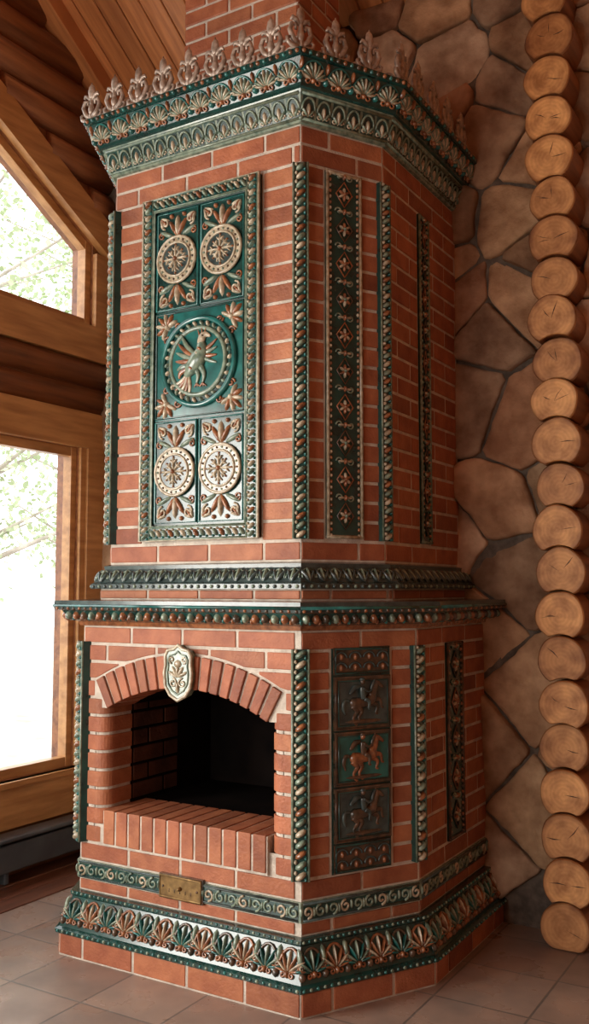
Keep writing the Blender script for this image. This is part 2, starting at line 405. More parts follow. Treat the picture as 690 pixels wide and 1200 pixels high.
for i in range(5):
    # base band
    F, l, h = band(PL, i, .066, .108, .022, .215); n = max(2, round(l / .092)); p = l / n
    for k in range(n):
        palmette(F, (k + .5) * p, .008, p * 1.0, h * .92, 'cream' if k % 2 else 'sage', 'rust', .0, 3, 'rust' if k % 2 else 'teal')
        archtube(F, (k + .5) * p, h * .30, p * .92, h * .62, .0055, 'rust' if k % 2 else 'brown', .002)
        OR.petal(F, k * p + .0001, h * .98, math.pi, h * .5, .010, .013, 'sage')
        OR.ell(F, k * p, h * .2, .013, .016, .014, 'brown')
        OR.spiral(F, k * p, h * .42, .010, 1, 0, 1, .003, 'cream', .004)
    F, l, h = band(PL, i, .080, .087, .080, .102); beadrow(F, l, .008, .026, .007, ['teal', 'sage'], h=.006)
    F, l, h = band(PL, i, .028, .222, .028, .236); beadrow(F, l, .007, .022, .006, ['sage', 'teal'], h=.005)
    # slim frieze
    F, l, h = band(PL, i, .006, .285, .006, .352); n = max(2, round(l / .052)); p = l / n
    OR.tube(F, [(0.01, .006), (l - .01, .006)], .005, 'slate'); OR.tube(F, [(0.01, h - .006), (l - .01, h - .006)], .005, 'slate')
    OR.box(F, .01, l - .01, .012, h - .012, -.002, .002, 'green')
    for k in range(n):
        x = (k + .5) * p; sg = 1 if k % 2 else -1
        OR.spiral(F, x, h * .5, p * .42, 1.2, sg * math.pi / 2, 1, .0048, 'sage' if k % 3 else 'cream', .004)
        OR.petal(F, x - p / 2, h * (.5 - .28 * sg), 0 if sg > 0 else math.pi, h * .5, .006, .008, 'sage', .002)
    # shelf pods
    F, l, h = band(PL, i, .05, 1.298, .078, 1.335); n = max(2, round(l / .040)); p = l / n
    for k in range(n):
        x = (k + .5) * p
        OR.ell(F, x, h * .5, .014, .018, .020, 'sage' if k % 3 == 0 else ('rust' if k % 3 == 1 else 'brown'))
        OR.ell(F, x + p / 2, h * .2, .006, .012, .012, 'rust' if k % 2 else 'teal')
    F, l, h = band(PL, i, .108, 1.350, .104, 1.374); OR.tube(F, [(0, .004), (l, .004)], .006, 'teal')
    F, l, h = band(PL, i, .102, 1.338, .108, 1.350); beadrow(F, l, .006, .03, .007, ['rust', 'brown'], h=.006)
    # upper base moulding
    F, l, h = band(PU, i, .062, 1.440, .022, 1.500); n = max(2, round(l / .06)); p = l / n
    for k in range(n):
        x = (k + .5) * p
        for a in (-.5, 0, .5): OR.petal(F, x, .006, a, h * .85, .007, .010, 'slate' if a else 'sage', .003)
        archtube(F, x, h * .3, p * .9, h * .55, .003, 'sage', .003)
    F, l, h = band(PU, i, .067, 1.42, .068, 1.438); beadrow(F, l, .009, .03, .008, ['slate', 'sage'], h=.007)
    # cornice pale frieze
    F, l, h = band(PU, i, .014, 3.170, .045, 3.252); n = max(2, round(l / .062)); p = l / n
    for k in range(n):
        x = (k + .5) * p
        OR.quad(F, [(x - p * .42, .004), (x + p * .42, .004), (x + p * .42, h - .004), (x - p * .42, h - .004)], .0015, 'green')
        archtube(F, x, h * .35, p * .84, h * .5, .005, 'sage', .004)
        OR.petal(F, x, h * .06, 0, h * .6, .009, .014, 'cream')
        for sg in (-1, 1):
            OR.petal(F, x, h * .1, sg * .75, h * .45, .006, .011, 'sage', .002)
            OR.spiral(F, x + sg * p * .26, h * .2, p * .14, 1, 0, sg, .0034, 'cream', .003)
    OR.tube(F, [(0, 0), (l, 0)], .006, 'sage'); OR.tube(F, [(0, h), (l, h)], .007, 'sage')
    # cornice dark palmette band
    F, l, h = band(PU, i, .068, 3.275, .105, 3.352); n = max(2, round(l / .100)); p = l / n
    for k in range(n):
        x = (k + .5) * p
        palmette(F, x, .0, p, h * 1.0, 'cream', 'rust', .002, 4, 'sage')
        archtube(F, x, h * .28, p * .9, h * .66, .0045, 'teal', .003)
        OR.petal(F, k * p, h, math.pi, h * .5, .008, .014, 'rust'); OR.ell(F, k * p, h * .22, .014, .014, .016, 'teal')
        OR.spiral(F, k * p, h * .3, .012, 1, 0, 1, .003, 'cream', .006)
    F, l, h = band(PU, i, .118, 3.355, .12, 3.376); beadrow(F, l, .010, .028, .009, ['rust', 'teal', 'brown'], h=.008)

# ---- crown finials
cnt = {0: 5, 1: 3, 2: 8, 3: 3, 4: 5}
CR = MB(STV)
def finial(F):
    m = 'bronze'; K = 1.12
    def T(p): return [(x * K, y * K) for x, y in p]
    def r_(p): return [x * K * 1.25 for x in p]
    for sg in (1, -1):
        G = Fr(F.o, F.u, F.v, F.n * sg)
        CR.ell(G, 0, .112 * K, .016 * K, .034 * K, .012, m); CR.ell(G, 0, .045 * K, .013 * K, .024 * K, .014, m)
    CR.tube(F, T([(0, 0), (0, .03), (0, .08), (0, .150)]), r_([.010, .007, .007, .002]), m)
    for sg in (-1, 1):
        CR.tube(F, T([(sg * .004, .012), (sg * .026, .030), (sg * .040, .058), (sg * .032, .082), (sg * .016, .080), (sg * .018, .066)]), r_([.007, .008, .007, .006, .005, .004]), m)
        CR.tube(F, T([(0, .080), (sg * .016, .098), (sg * .030, .104), (sg * .036, .094)]), r_([.005, .007, .006, .003]), m)
        CR.tube(F, T([(0, .008), (sg * .026, .006), (sg * .046, .016), (sg * .050, .030), (sg * .040, .034)]), r_([.007, .007, .006, .005, .004]), m)
for i in range(5):
    F, l = face(PU, i, .095, 3.378)
    n = cnt[i]
    for k in range(n + (1 if i == 4 else 0)):
        if i == 0 and k == 0: continue
        if i == 4 and k == n: continue
        finial(F.at(k * l / n, .0, 0))
    CR.tube(F, [(0, .006), (l, .006)], .007, 'bronze')
    CR.tube(F, [(x * l / (n * 12), .014 + .008 * math.sin(x * math.pi / 3)) for x in range(n * 12 + 1)], .004, 'bronze')

# ---- ropes
def rope(mb, F, b0, b1, w, c=0, ms=('cream', 'sage', 'rust', 'sage')):
    mb.box(F, -w / 2, w / 2, b0, b1, c - .04, c, 'green')
    for sg in (-1, 1): mb.tube(F, [(sg * w * .44, b0), (sg * w * .44, b1)], w * .08, 'sage', c, 1, 5)
    n = int((b1 - b0) / (w * .55)); p = (b1 - b0) / n
    for k in range(n):
        mb.ell(F, 0, b0 + (k + .5) * p, w * .36, w * .17, w * .28, ms[k % len(ms)], rot=.62, c=c, seg=8)
        for sg in (-1, 1): mb.ell(F, sg * w * .27, b0 + (k + .5) * p - sg * .3 * p, w * .10, w * .13, w * .18, 'teal' if sg > 0 else 'cream', c=c, seg=6)
def corner(P, i, w, z0, z1):
    a, b, d = Vector(P[i - 1]), Vector(P[i]), Vector(P[i + 1])
    n1 = (b - a).normalized(); n2 = (d - b).normalized(); n = Vector((n1.y + n2.y, -n1.x - n2.x)).normalized()
    u = (n1 + n2).normalized()
    F = Fr((b.x, b.y, 0), (u.x, u.y, 0), (0, 0, 1), (n.x, n.y, 0))
    rope(OR, F, z0, z1, w, .012 if i in (2, 3) else .010)
for i in (1, 2, 3, 4):
    corner(PL, i, .064, .425, 1.21)
    corner(PU, i, .060, 1.60, 3.0)

# ---- upper front panel
F, l = face(PU, 2, 0)
G = F.at(l / 2, 0)
PZ0, PZ1 = 1.61, 3.0; hw = .28; HM = (PZ0 + PZ1) / 2
OR.box(G, -hw, hw, PZ0, PZ1, -.03, .004, 'green')
def framebar(F, a0, b0, a1, b1, w):
    v = Vector((a1 - a0, b1 - b0)); L = v.length; v /= L
    V = F.u * v.x + F.v * v.y; U = V.cross(F.n)
    rope(OR, Fr(F.p(a0, b0), U, V, F.n), 0, L, w, .022, ('sage', 'cream', 'sage', 'rust'))
fw = .052
framebar(G, -hw + fw / 2, PZ0, -hw + fw / 2, PZ1, fw); framebar(G, hw - fw / 2, PZ0, hw - fw / 2, PZ1, fw)
framebar(G, -hw + fw, PZ0 + fw / 2, hw - fw, PZ0 + fw / 2, fw); framebar(G, -hw + fw, PZ1 - fw / 2, hw - fw, PZ1 - fw / 2, fw)
for q in (hw - fw - .003, hw + .002):
    q2 = (PZ1 - PZ0) / 2 - (hw - q)
    OR.tube(G, [(-q, HM - q2), (q, HM - q2), (q, HM + q2), (-q, HM + q2)], .0065, 'cream' if q > hw else 'sage', .020, 1, 5, True)
iw = hw - fw - .010
def rect_tube(F, a0, a1, b0, b1, t, m, c): OR.tube(F, [(a0, b0), (a1, b0), (a1, b1), (a0, b1)], t, m, c, 1, 5, True)
def floral(F, a, b, w, h, d, c):
    OR.petal(F, a, b, 0 if d > 0 else math.pi, h * .9, w * .06, .016, 'cream', c)
    for sg in (-1, 1):
        A = (lambda t: t if d > 0 else math.pi - t)
        OR.petal(F, a, b, A(sg * .55), h * .85, w * .05, .014, 'rust', c)
        OR.petal(F, a + sg * w * .1, b, A(sg * 1.15), h * .80, w * .05, .012, 'sage', c)
        OR.spiral(F, a + sg * w * .32, b + d * h * .62, w * .12, 1.3, -d * math.pi / 2, sg * d, .0048, 'cream', c + .003)
        OR.spiral(F, a + sg * w * .40, b + d * h * .12, w * .08, 1.2, d * math.pi / 2, -sg * d, .0042, 'rust', c + .003)
        OR.ell(F, a + sg * w * .16, b + d * h * .88, w * .05, w * .05, .012, 'rust', c=c)
def roundel_tile(F, a, b, w, h):
    OR.box(F, a - w / 2, a + w / 2, b - h / 2, b + h / 2, 0, .012, 'green')
    rect_tube(F, a - w / 2 + .006, a + w / 2 - .006, b - h / 2 + .006, b + h / 2 - .006, .006, 'teal', .014)
    r = w * .435
    OR.disc(F, a, b, r, .012, .024, 'cream', 28); OR.disc(F, a, b, r * .74, .022, .026, 'slate', 24)
    OR.torus(F, a, b, r, .007, 'cream', .022, 28); OR.torus(F, a, b, r * .74, .005, 'cream', .026, 24)
    for k in range(22):
        t = k / 22 * 2 * math.pi; OR.ell(F, a + r * .87 * math.cos(t), b + r * .87 * math.sin(t), .0055, .0055, .007, 'sage' if k % 2 else 'brown', c=.023, seg=6)
    for k in range(8):
        t = k / 8 * 2 * math.pi; ln = r * (.66 if k % 2 == 0 else .52)
        OR.petal(F, a, b, t, ln, r * .06, .010, 'cream', .026)
        for sg in (-1, 1): OR.petal(F, a + math.sin(t) * ln * .5, b + math.cos(t) * ln * .5, t + sg * .75, ln * .42, r * .04, .009, 'cream', .026)
        OR.ell(F, a + math.sin(t) * ln * .95, b + math.cos(t) * ln * .95, r * .05, r * .05, .008, 'rust', c=.026, seg=6)
    OR.ell(F, a, b, r * .12, r * .12, .016, 'rust', c=.026)
    fh = h / 2 - r - .014
    for d in (-1, 1): floral(F, a, b + d * (r + .004), w * .92, fh, d, .012)
    for sx in (-1, 1):
        for sy in (-1, 1):
            for q in (-.5, 0, .5): OR.petal(F, a + sx * (w / 2 - .02), b + sy * (h / 2 - .022), math.atan2(-sx, -sy) + q, .045, .006, .011, 'rust' if q == 0 else 'cream', .012)
th_ = 1.39 - 2 * fw - .02; ch = 2 * iw; sh = (th_ - ch) / 2 - .004
for sg in (-1, 1):
    for sx in (-1, 1):
        roundel_tile(G, sx * (iw / 2), HM + sg * (ch / 2 + .004 + sh / 2), iw - .004, sh)
def smooth_tube(T, F, pts, rad, m, c, S, fl=.7):
    q = []; rr = []
    n = len(pts)
    for i in range(n - 1):
        p0 = pts[max(0, i - 1)]; p1 = pts[i]; p2 = pts[i + 1]; p3 = pts[min(n - 1, i + 2)]
        for k in range(4):
            t = k / 4
            q.append(tuple(.5 * ((2 * p1[j]) + (-p0[j] + p2[j]) * t + (2 * p0[j] - 5 * p1[j] + 4 * p2[j] - p3[j]) * t * t + (-p0[j] + 3 * p1[j] - 3 * p2[j] + p3[j]) * t ** 3) for j in (0, 1)))
            rr.append(rad[i] * (1 - t) + rad[i + 1] * t)
    q.append(pts[-1]); rr.append(rad[-1])
    OR.tube(F, T(q), [S * x for x in rr], m, c, fl, 8)
def rider(F, a, b, S, c, mh, mr, fx=1, rear=.35):
    ca, sa = math.cos(rear), math.sin(rear)
    def T(pts): return [(a + fx * S * (x * ca - y * sa), b + S * (x * sa + y * ca)) for x, y in pts]
    def tb(pts, rad, m, cc=0, fl=.7): smooth_tube(T, F, pts, rad, m, c + cc, S, fl)
    tb([(-.36, .02), (-.28, .02), (-.1, .0), (.1, .0), (.24, .05), (.32, .06)], [.04, .13, .115, .12, .13, .05], mh)
    tb([(.22, .08), (.32, .24), (.38, .36)], [.11, .075, .055], mh)
    tb([(.34, .38), (.42, .34), (.53, .24)], [.05, .055, .03], mh)
    tb([(.35, .38), (.34, .46)], [.025, .008], mh)
    tb([(.20, .2), (.26, .34), (.33, .43)], [.03, .04, .02], mr, .004)
    tb([(-.28, -.02), (-.20, -.18), (-.31, -.30), (-.27, -.44), (-.22, -.45)], [.10, .055, .03, .025, .02], mh)
    tb([(-.20, -.02), (-.08, -.18), (-.17, -.31), (-.12, -.43), (-.07, -.44)], [.09, .05, .03, .025, .02], mh)
    tb([(.24, .0), (.42, -.02), (.44, -.18), (.49, -.2)], [.07, .042, .025, .02], mh)
    tb([(.20, -.05), (.33, -.15), (.28, -.29), (.33, -.31)], [.07, .042, .025, .02], mh)
    tb([(-.36, .08), (-.47, .10), (-.53, -.04), (-.50, -.2)], [.03, .045, .045, .01], mr)
    tb([(-.02, .08), (-.03, .22), (-.02, .34)], [.07, .075, .06], mr, .008)
    OR.ell(F, *T([(-.01, .45)])[0], S * .06, S * .07, S * .06, mh, c=c + .008)
    OR.ell(F, *T([(-.01, .50)])[0], S * .07, S * .04, S * .06, mr, c=c + .009)
    tb([(-.02, .32), (.08, .22), (.17, .24)], [.035, .028, .022], mr, .014)
    tb([(-.02, .08), (.09, .0), (.06, -.15), (.11, -.17)], [.05, .045, .03, .02], mr, .014)
    tb([(-.05, .34), (-.2, .34), (-.34, .22)], [.04, .07, .03], mr, .002)
def bird(F, a, b, S, c):
    """heraldic griffin-bird relief: upright body, raised wings, fanned tail, clawed legs"""
    def T(pts): return [(a + S * x, b + S * y) for x, y in pts]
    def tb(pts, rad, m, cc=0, fl=.7): smooth_tube(T, F, pts, rad, m, c + cc, S, fl)
    tb([(-.20, -.22), (-.10, -.10), (.04, .04), (.12, .18), (.10, .32)], [.05, .13, .16, .12, .07], 'sage', .002)
    tb([(.10, .30), (.13, .40), (.20, .44), (.30, .40)], [.07, .075, .055, .012], 'cream', .003)
    tb([(.08, .44), (.04, .54)], [.02, .006], 'rust', .004); tb([(.13, .46), (.12, .57)], [.02, .006], 'rust', .004); tb([(.18, .46), (.21, .56)], [.018, .006], 'rust', .004)
    OR.ell(F, *T([(.17, .42)])[0], S * .016, S * .016, S * .06, 'brown', c=c + .008)
    for k in range(5): OR.ell(F, *T([(-.06 + k * .045, -.10 + k * .075)])[0], S * .05, S * .028, S * .03, 'cream' if k % 2 else 'rust', rot=-.6, c=c + .018)
    for k in range(6):
        t = k / 5
        tb([(.02, .10 - .03 * k), (-.18 - .02 * k, .30 - .09 * k), (-.30 - .10 * math.sin(t * 3), .50 - .15 * k)], [.05, .045, .014], 'rust' if k % 2 else 'sage', .006 + .0006 * k)
    for k in range(4):
        tb([(.12, .14 - .02 * k), (.28, .24 - .08 * k), (.42, .34 - .13 * k)], [.04, .038, .012], 'sage' if k % 2 else 'rust', .001)
    for k in range(5):
        an = -2.5 + .28 * k
        tb([(-.16, -.18), (-.16 + .20 * math.cos(an), -.18 + .2 * math.sin(an)), (-.16 + .38 * math.cos(an - .15), -.18 + .36 * math.sin(an - .15))], [.04, .035, .02], 'rust' if k % 2 else 'cream', .0)
    for x in (.0, .12):
        tb([(x - .02, -.08), (x + .05, -.22), (x + .02, -.36)], [.06, .04, .02], 'sage', .002)
        for q in (-.05, .02, .08): tb([(x + .02, -.36), (x + .02 + q, -.42)], [.018, .008], 'rust', .002)
OR.box(G, -iw, iw, HM - ch / 2, HM + ch / 2, 0, .012, 'teal')
rect_tube(G, -iw + .007, iw - .007, HM - ch / 2 + .007, HM + ch / 2 - .007, .006, 'green', .014)
OR.torus(G, 0, HM, .172, .012, 'teal', .018, 40); OR.torus(G, 0, HM, .132, .010, 'sage', .020, 40)
OR.disc(G, 0, HM, .155, .012, .018, 'green', 40); OR.disc(G, 0, HM, .125, .012, .022, 'teal', 40)
for k in range(30):
    t = k / 30 * 2 * math.pi; OR.ell(G, .152 * math.cos(t), HM + .152 * math.sin(t), .013, .008, .012, 'sage' if k % 2 else 'cream', rot=t + .6, c=.018, seg=6)
bird(G, -.005, HM - .005, .235, .024)
for sx in (-1, 1):
    for sy in (-1, 1):
        x, y = sx * (iw - .062), HM + sy * (ch / 2 - .062)
        base = math.atan2(sx, sy)
        for k, m_ in ((-1.9, 'cream'), (-1.25, 'rust'), (-.6, 'cream'), (0, 'rust'), (.6, 'cream'), (1.25, 'rust'), (1.9, 'cream')):
            OR.petal(G, x, y, base + k, .066 - .006 * abs(k), .010, .015, m_, .012)
        OR.ell(G, x, y, .014, .014, .018, 'cream', c=.012)
        for sg in (-1, 1): OR.spiral(G, x + (sg < 0) * -sx * .055, y + (sg > 0) * -sy * .055, .018, 1.2, 0, sg, .005, 'rust', .015)
# ---- floral strips
def strip(F, a, z0, z1, w, fm='cream'):
    OR.box(F, a - w / 2, a + w / 2, z0, z1, -.03, .004, 'green')
    for sg in (-1, 1):
        OR.tube(F, [(a + sg * (w / 2 - .006), z0), (a + sg * (w / 2 - .006), z1)], .007, fm, .006, 1, 5)
        n = int((z1 - z0) / .022)
        for k in range(n): OR.ell(F, a + sg * (w / 2 - .019), z0 + (k + .5) * (z1 - z0) / n, .0055, .008, .008, 'rust' if k % 2 else fm, c=.004, seg=6)
    for z in (z0 + .006, z1 - .006): OR.tube(F, [(a - w / 2, z), (a + w / 2, z)], .007, fm, .006, 1, 5)
    p = .125; n = int((z1 - z0 - .03) / p); p = (z1 - z0 - .03) / n; q = w - .055
    for k in range(n):
        z = z0 + .015 + (k + .5) * p
        OR.tube(F, [(a, z - p * .36), (a + q * .34, z), (a, z + p * .36), (a - q * .34, z)], .0036, 'rust' if k % 2 else 'brown', .007, 1, 5, True)
        for j in range(6): OR.petal(F, a, z, j * math.pi / 3, q * .26, .006, .010, 'cream' if (k + j) % 2 else 'rust', .006)
        OR.ell(F, a, z, .009, .009, .016, 'rust' if k % 2 else 'sage', c=.006)
        for sg in (-1, 1):
            OR.spiral(F, a + sg * q * .24, z + p * .5, q * .15, 1, math.pi, sg, .0034, 'sage', .008)
            OR.petal(F, a, z + p * .5, sg * math.pi / 2, q * .3, .005, .010, 'cream', .006)
        OR.ell(F, a, z + p * .5, .006, .012, .014, 'rust', c=.006)
for i in (1, 3):
    F, l = face(PU, i, 0); strip(F, l / 2, 1.605, 3.0, .16)
for i in (0, 4):
    F, l = face(PU, i, 0); strip(F, l / 2, 1.605, 3.0, .105, 'sage')
    F, l = face(PL, i, 0); strip(F, l / 2, .43, 1.205, .17, 'brown')
# ---- lower chamfer picture panels
def arcade(F, a, b0, b1, w):
    OR.box(F, a - w / 2, a + w / 2, b0, b1, -.02, .006, 'brown')
    rect_tube(F, a - w / 2 + .005, a + w / 2 - .005, b0 + .005, b1 - .005, .005, 'green', .008)
    for r in range(2):
        for k in range(4):
            x = a - w / 2 + (k + .5) * w / 4; y = b0 + .01 + r * (b1 - b0 - .02) / 2; h = (b1 - b0 - .02) / 2
            archtube(F, x, y + h * .3, w / 4 * .8, h * .55, .004, 'slate', .008); OR.petal(F, x, y + .002, 0, h * .65, .007, .01, 'rust', .006)
for i in (1, 3):
    F, l = face(PL, i, 0); a = l / 2; w = .25
    OR.box(F, a - w / 2, a + w / 2, .425, 1.212, -.03, .0, 'green')
    arcade(F, a, .428, .525, w - .012); arcade(F, a, 1.115, 1.21, w - .012)
    for k, (bg, mh) in enumerate((('brown', 'brown'), ('teal', 'rust'), ('brown', 'brown'))):
        b0 = .532 + k * .194; b1 = b0 + .188
        OR.box(F, a - w / 2 + .006, a + w / 2 - .006, b0, b1, 0, .012, 'brown')
        OR.box(F, a - w / 2 + .022, a + w / 2 - .022, b0 + .018, b1 - .018, .01, .014, bg if bg == 'teal' else 'slate')
        rect_tube(F, a - w / 2 + .02, a + w / 2 - .02, b0 + .016, b1 - .016, .004, 'green', .014)
        rect_tube(F, a - w / 2 + .009, a + w / 2 - .009, b0 + .004, b1 - .004, .004, 'brown', .012)
        rider(F, a, (b0 + b1) / 2 + .002, .165, .016, 'rust' if bg == 'teal' else 'brown', 'brown' if bg == 'teal' else 'slate', 1, .12)
        OR.ell(F, a, b0 + .028, .08, .008, .008, 'brown', c=.014)
# ---- keystone cartouche
ks = [(-.048, .185), (-.06, .165), (-.058, .13), (-.064, .10), (-.058, .05), (-.035, .018), (0, 0), (.035, .018), (.058, .05), (.064, .10), (.058, .13), (.06, .165), (.048, .185), (.02, .19), (0, .205), (-.02, .19)]
K = Ff.at(AC - .005, 1.005, .012)
OR.poly(K, ks, -.02, .018, 'sage')
OR.tube(K, ks, .007, 'cream', .018, 1, 6, True)
OR.tube(K, [(x * .76, .1 + (y - .1) * .78) for x, y in ks], .0035, 'sage', .02, 1, 5, True)
OR.ell(K, 0, .135, .016, .016, .012, 'cream', c=.018)
for k in range(5): OR.petal(K, 0, .085, (k - 2) * .55, .05, .007, .010, 'cream', .018)
for sg in (-1, 1):
    OR.spiral(K, sg * .022, .065, .018, 1.2, math.pi / 2, sg, .004, 'cream', .02); OR.spiral(K, sg * .028, .15, .014, 1.2, -math.pi / 2, sg, .0035, 'cream', .02)
OR.petal(K, 0, .07, math.pi, .045, .008, .010, 'cream', .018)
# ---- brass plate
BP = Ff.at(AC + .005, .322)
OR.box(BP, -.10, .10, -.044, .044, -.005, .014, 'brown'); OR.box(BP, -.09, .09, -.034, .034, .01, .018, 'brass')
rect_tube(BP, -.094, .094, -.038, .038, .005, 'brass', .016)
OR.ell(BP, 0, 0, .009, .009, .016, 'brass', c=.018)
for sx in (-1, 1): OR.ell(BP, sx * .078, 0, .005, .005, .005, 'brown', c=.018)
for k in range(5): OR.tube(BP, [(-.05 + k * .025, -.018), (-.05 + k * .025, -.006)], .002, 'brown', .018)

BM.obj('bricks', stove, .004, 2)
MO.obj('mortar_core_and_mouldings', stove)
OR.obj('glazed_tile_reliefs', stove)
CR.obj('crown_finials', stove)
# ---- chimney
CH = MB(STV)
PC = [(-.87, .80), (-.87, .42), (-.26, .42), (-.26, .80)]
zc0, zc1 = 3.38, 4.95
loft(CH, PC, [(-.006, zc0), (-.006, zc1)], 'mortar')
CH.quad(Fr((0, .794, 0), (1, 0, 0), (0, 0, 1)), [(-.865, zc0), (-.265, zc0), (-.265, zc1), (-.865, zc1)], 0, 'mortar')
for i in range(3):
    F, l = face(PC, i, 0); bricks(CH, F, 0, l, zc0, zc1, 21, .25)
CH.obj('chimney', stove, .004, 1)

# ---------------------------------------------------------------- room
XL, XR, YR = -2.0, 3.0, -5.0
fl = MB(['tile', 'redboard'])
fl.box(W, XL, XR, YR, YB + .1, -.1, 0, 'tile')
floor = fl.obj('floor')
fb = MB(['redboard'])
for k in range(3): fb.box(W, XL + .01 + k * .13, XL + .135 + k * .13, YR + .02, YB - .02, .0, .006, 'redboard')
fb.obj('floor_boards', floor, .002)

# back wall of field stone
wb = MB(['stonemortar', 'stone'])
WF = Fr((XL, YB, 0), (1, 0, 0), (0, 0, 1))
wb.box(WF, -.2, XR - XL + .2, 0, 4.3, -.25, 0, 'stonemortar')
wall_back = wb.obj('wall_back')
stn = MB(['stone'])
RS = random.Random(33)
pts = []
tries = 0
while tries < 9000:
    tries += 1
    x, y = RS.uniform(-.3, 5.3), RS.uniform(-.3, 4.6)
    dm = .16 + .19 * (.5 + .5 * math.sin(x * 7.1 + 1.3) * math.cos(y * 5.7 + x * 2))
    if all(((x - u) / 1.15) ** 2 + ((y - v) / .88) ** 2 > dm * dm for u, v in pts): pts.append((x, y))
wts = [RS.uniform(-.010, .010) for _ in pts]
def clip(poly, px, py, nx, ny):
    out = []; n = len(poly)
    for i in range(n):
        a, b = poly[i], poly[(i + 1) % n]
        da = (a[0] - px) * nx + (a[1] - py) * ny; db = (b[0] - px) * nx + (b[1] - py) * ny
        if da <= 0: out.append(a)
        if (da < 0 < db) or (db < 0 < da):
            t = da / (da - db); out.append((a[0] + (b[0] - a[0]) * t, a[1] + (b[1] - a[1]) * t))
    return out
for pi_, (x, y) in enumerate(pts):
    if x < 0 or x > 5 or y < 0 or y > 4.3: continue
    P = [(0.005, 0.005), (4.995, 0.005), (4.995, 4.28), (0.005, 4.28)]
    for pj, (u, v) in enumerate(pts):
        d = math.hypot(u - x, v - y)
        if d < 1e-6 or d > 1.2: continue
        nx, ny = (u - x) / d, (v - y) / d
        f = d / 2 + (wts[pi_] - wts[pj]) / (2 * d) - .0045
        P = clip(P, x + nx * f, y + ny * f, nx, ny)
        if len(P) < 3: break
    if len(P) < 3: continue
    xs = [p[0] + XL for p in P]
    if y < 1.5 and min(xs) > -1.37 and max(xs) < .36: continue
    if y < 3.4 and min(xs) > -1.25 and max(xs) < .25: continue
    # cut the sharp tips a little so corners look broken, not ruled
    C = []; n = len(P)
    for i in range(n):
        a, b, d = P[i - 1], P[i], P[(i + 1) % n]
        la = math.hypot(a[0] - b[0], a[1] - b[1]); lb = math.hypot(d[0] - b[0], d[1] - b[1])
        ka, kb = min(.3, RS.uniform(.008, .03) / max(la, .01)), min(.3, RS.uniform(.008, .03) / max(lb, .01))
        C.append((b[0] + (a[0] - b[0]) * ka, b[1] + (a[1] - b[1]) * ka)); C.append((b[0] + (d[0] - b[0]) * kb, b[1] + (d[1] - b[1]) * kb))
    P = C
    Q = []; n = len(P)
    cx = sum(p[0] for p in P) / n; cy = sum(p[1] for p in P) / n
    for i in range(n):
        a, b = P[i], P[(i + 1) % n]; L_ = math.hypot(b[0] - a[0], b[1] - a[1]); q = max(1, int(L_ / .03))
        bow = RS.uniform(-.003, .010)
        for k in range(q):
            t = k / q; mx, my = a[0] + (b[0] - a[0]) * t, a[1] + (b[1] - a[1]) * t
            dx, dy = cx - mx, cy - my; dl = math.hypot(dx, dy) or 1; s_ = RS.uniform(-.0025, .0045) + bow * math.sin(math.pi * t)
            Q.append((mx + dx / dl * s_, my + dy / dl * s_))
    P = Q; n = len(P)
    t = RS.uniform(.014, .048); ga, gb = RS.uniform(-.09, .09), RS.uniform(-.11, .11)
    cx = sum(p[0] for p in P) / n; cy = sum(p[1] for p in P) / n
    vs = []; RG = [(1.0, -.012), (1.0, t * .5), (.97, t * .88), (.90, t), (.62, t + .003), (.30, t + .003)]
    for sc_, cc in RG:
        for a, b in P:
            aa, bb = cx + (a - cx) * sc_, cy + (b - cy) * sc_
            w_ = (RS.uniform(-.003, .003) if sc_ < .95 else (RS.uniform(-.002, .002) if cc > 0 else 0))
            vs.append(WF.p(aa, bb, cc + w_ + (ga * (aa - cx) + gb * (bb - cy) if cc > 0 else 0)))
    vs.append(WF.p(cx, cy, t + .004)); K_ = len(RG)
    fs = []
    for r_i in range(K_ - 1):
        for i in range(n):
            j = (i + 1) % n; fs.append((r_i * n + i, r_i * n + j, (r_i + 1) * n + j, (r_i + 1) * n + i))
    for i in range(n): fs.append(((K_ - 1) * n + i, (K_ - 1) * n + (i + 1) % n, K_ * n))
    stn.add(vs, fs, 'stone', True)
stn.obj('field_stones', wall_back)

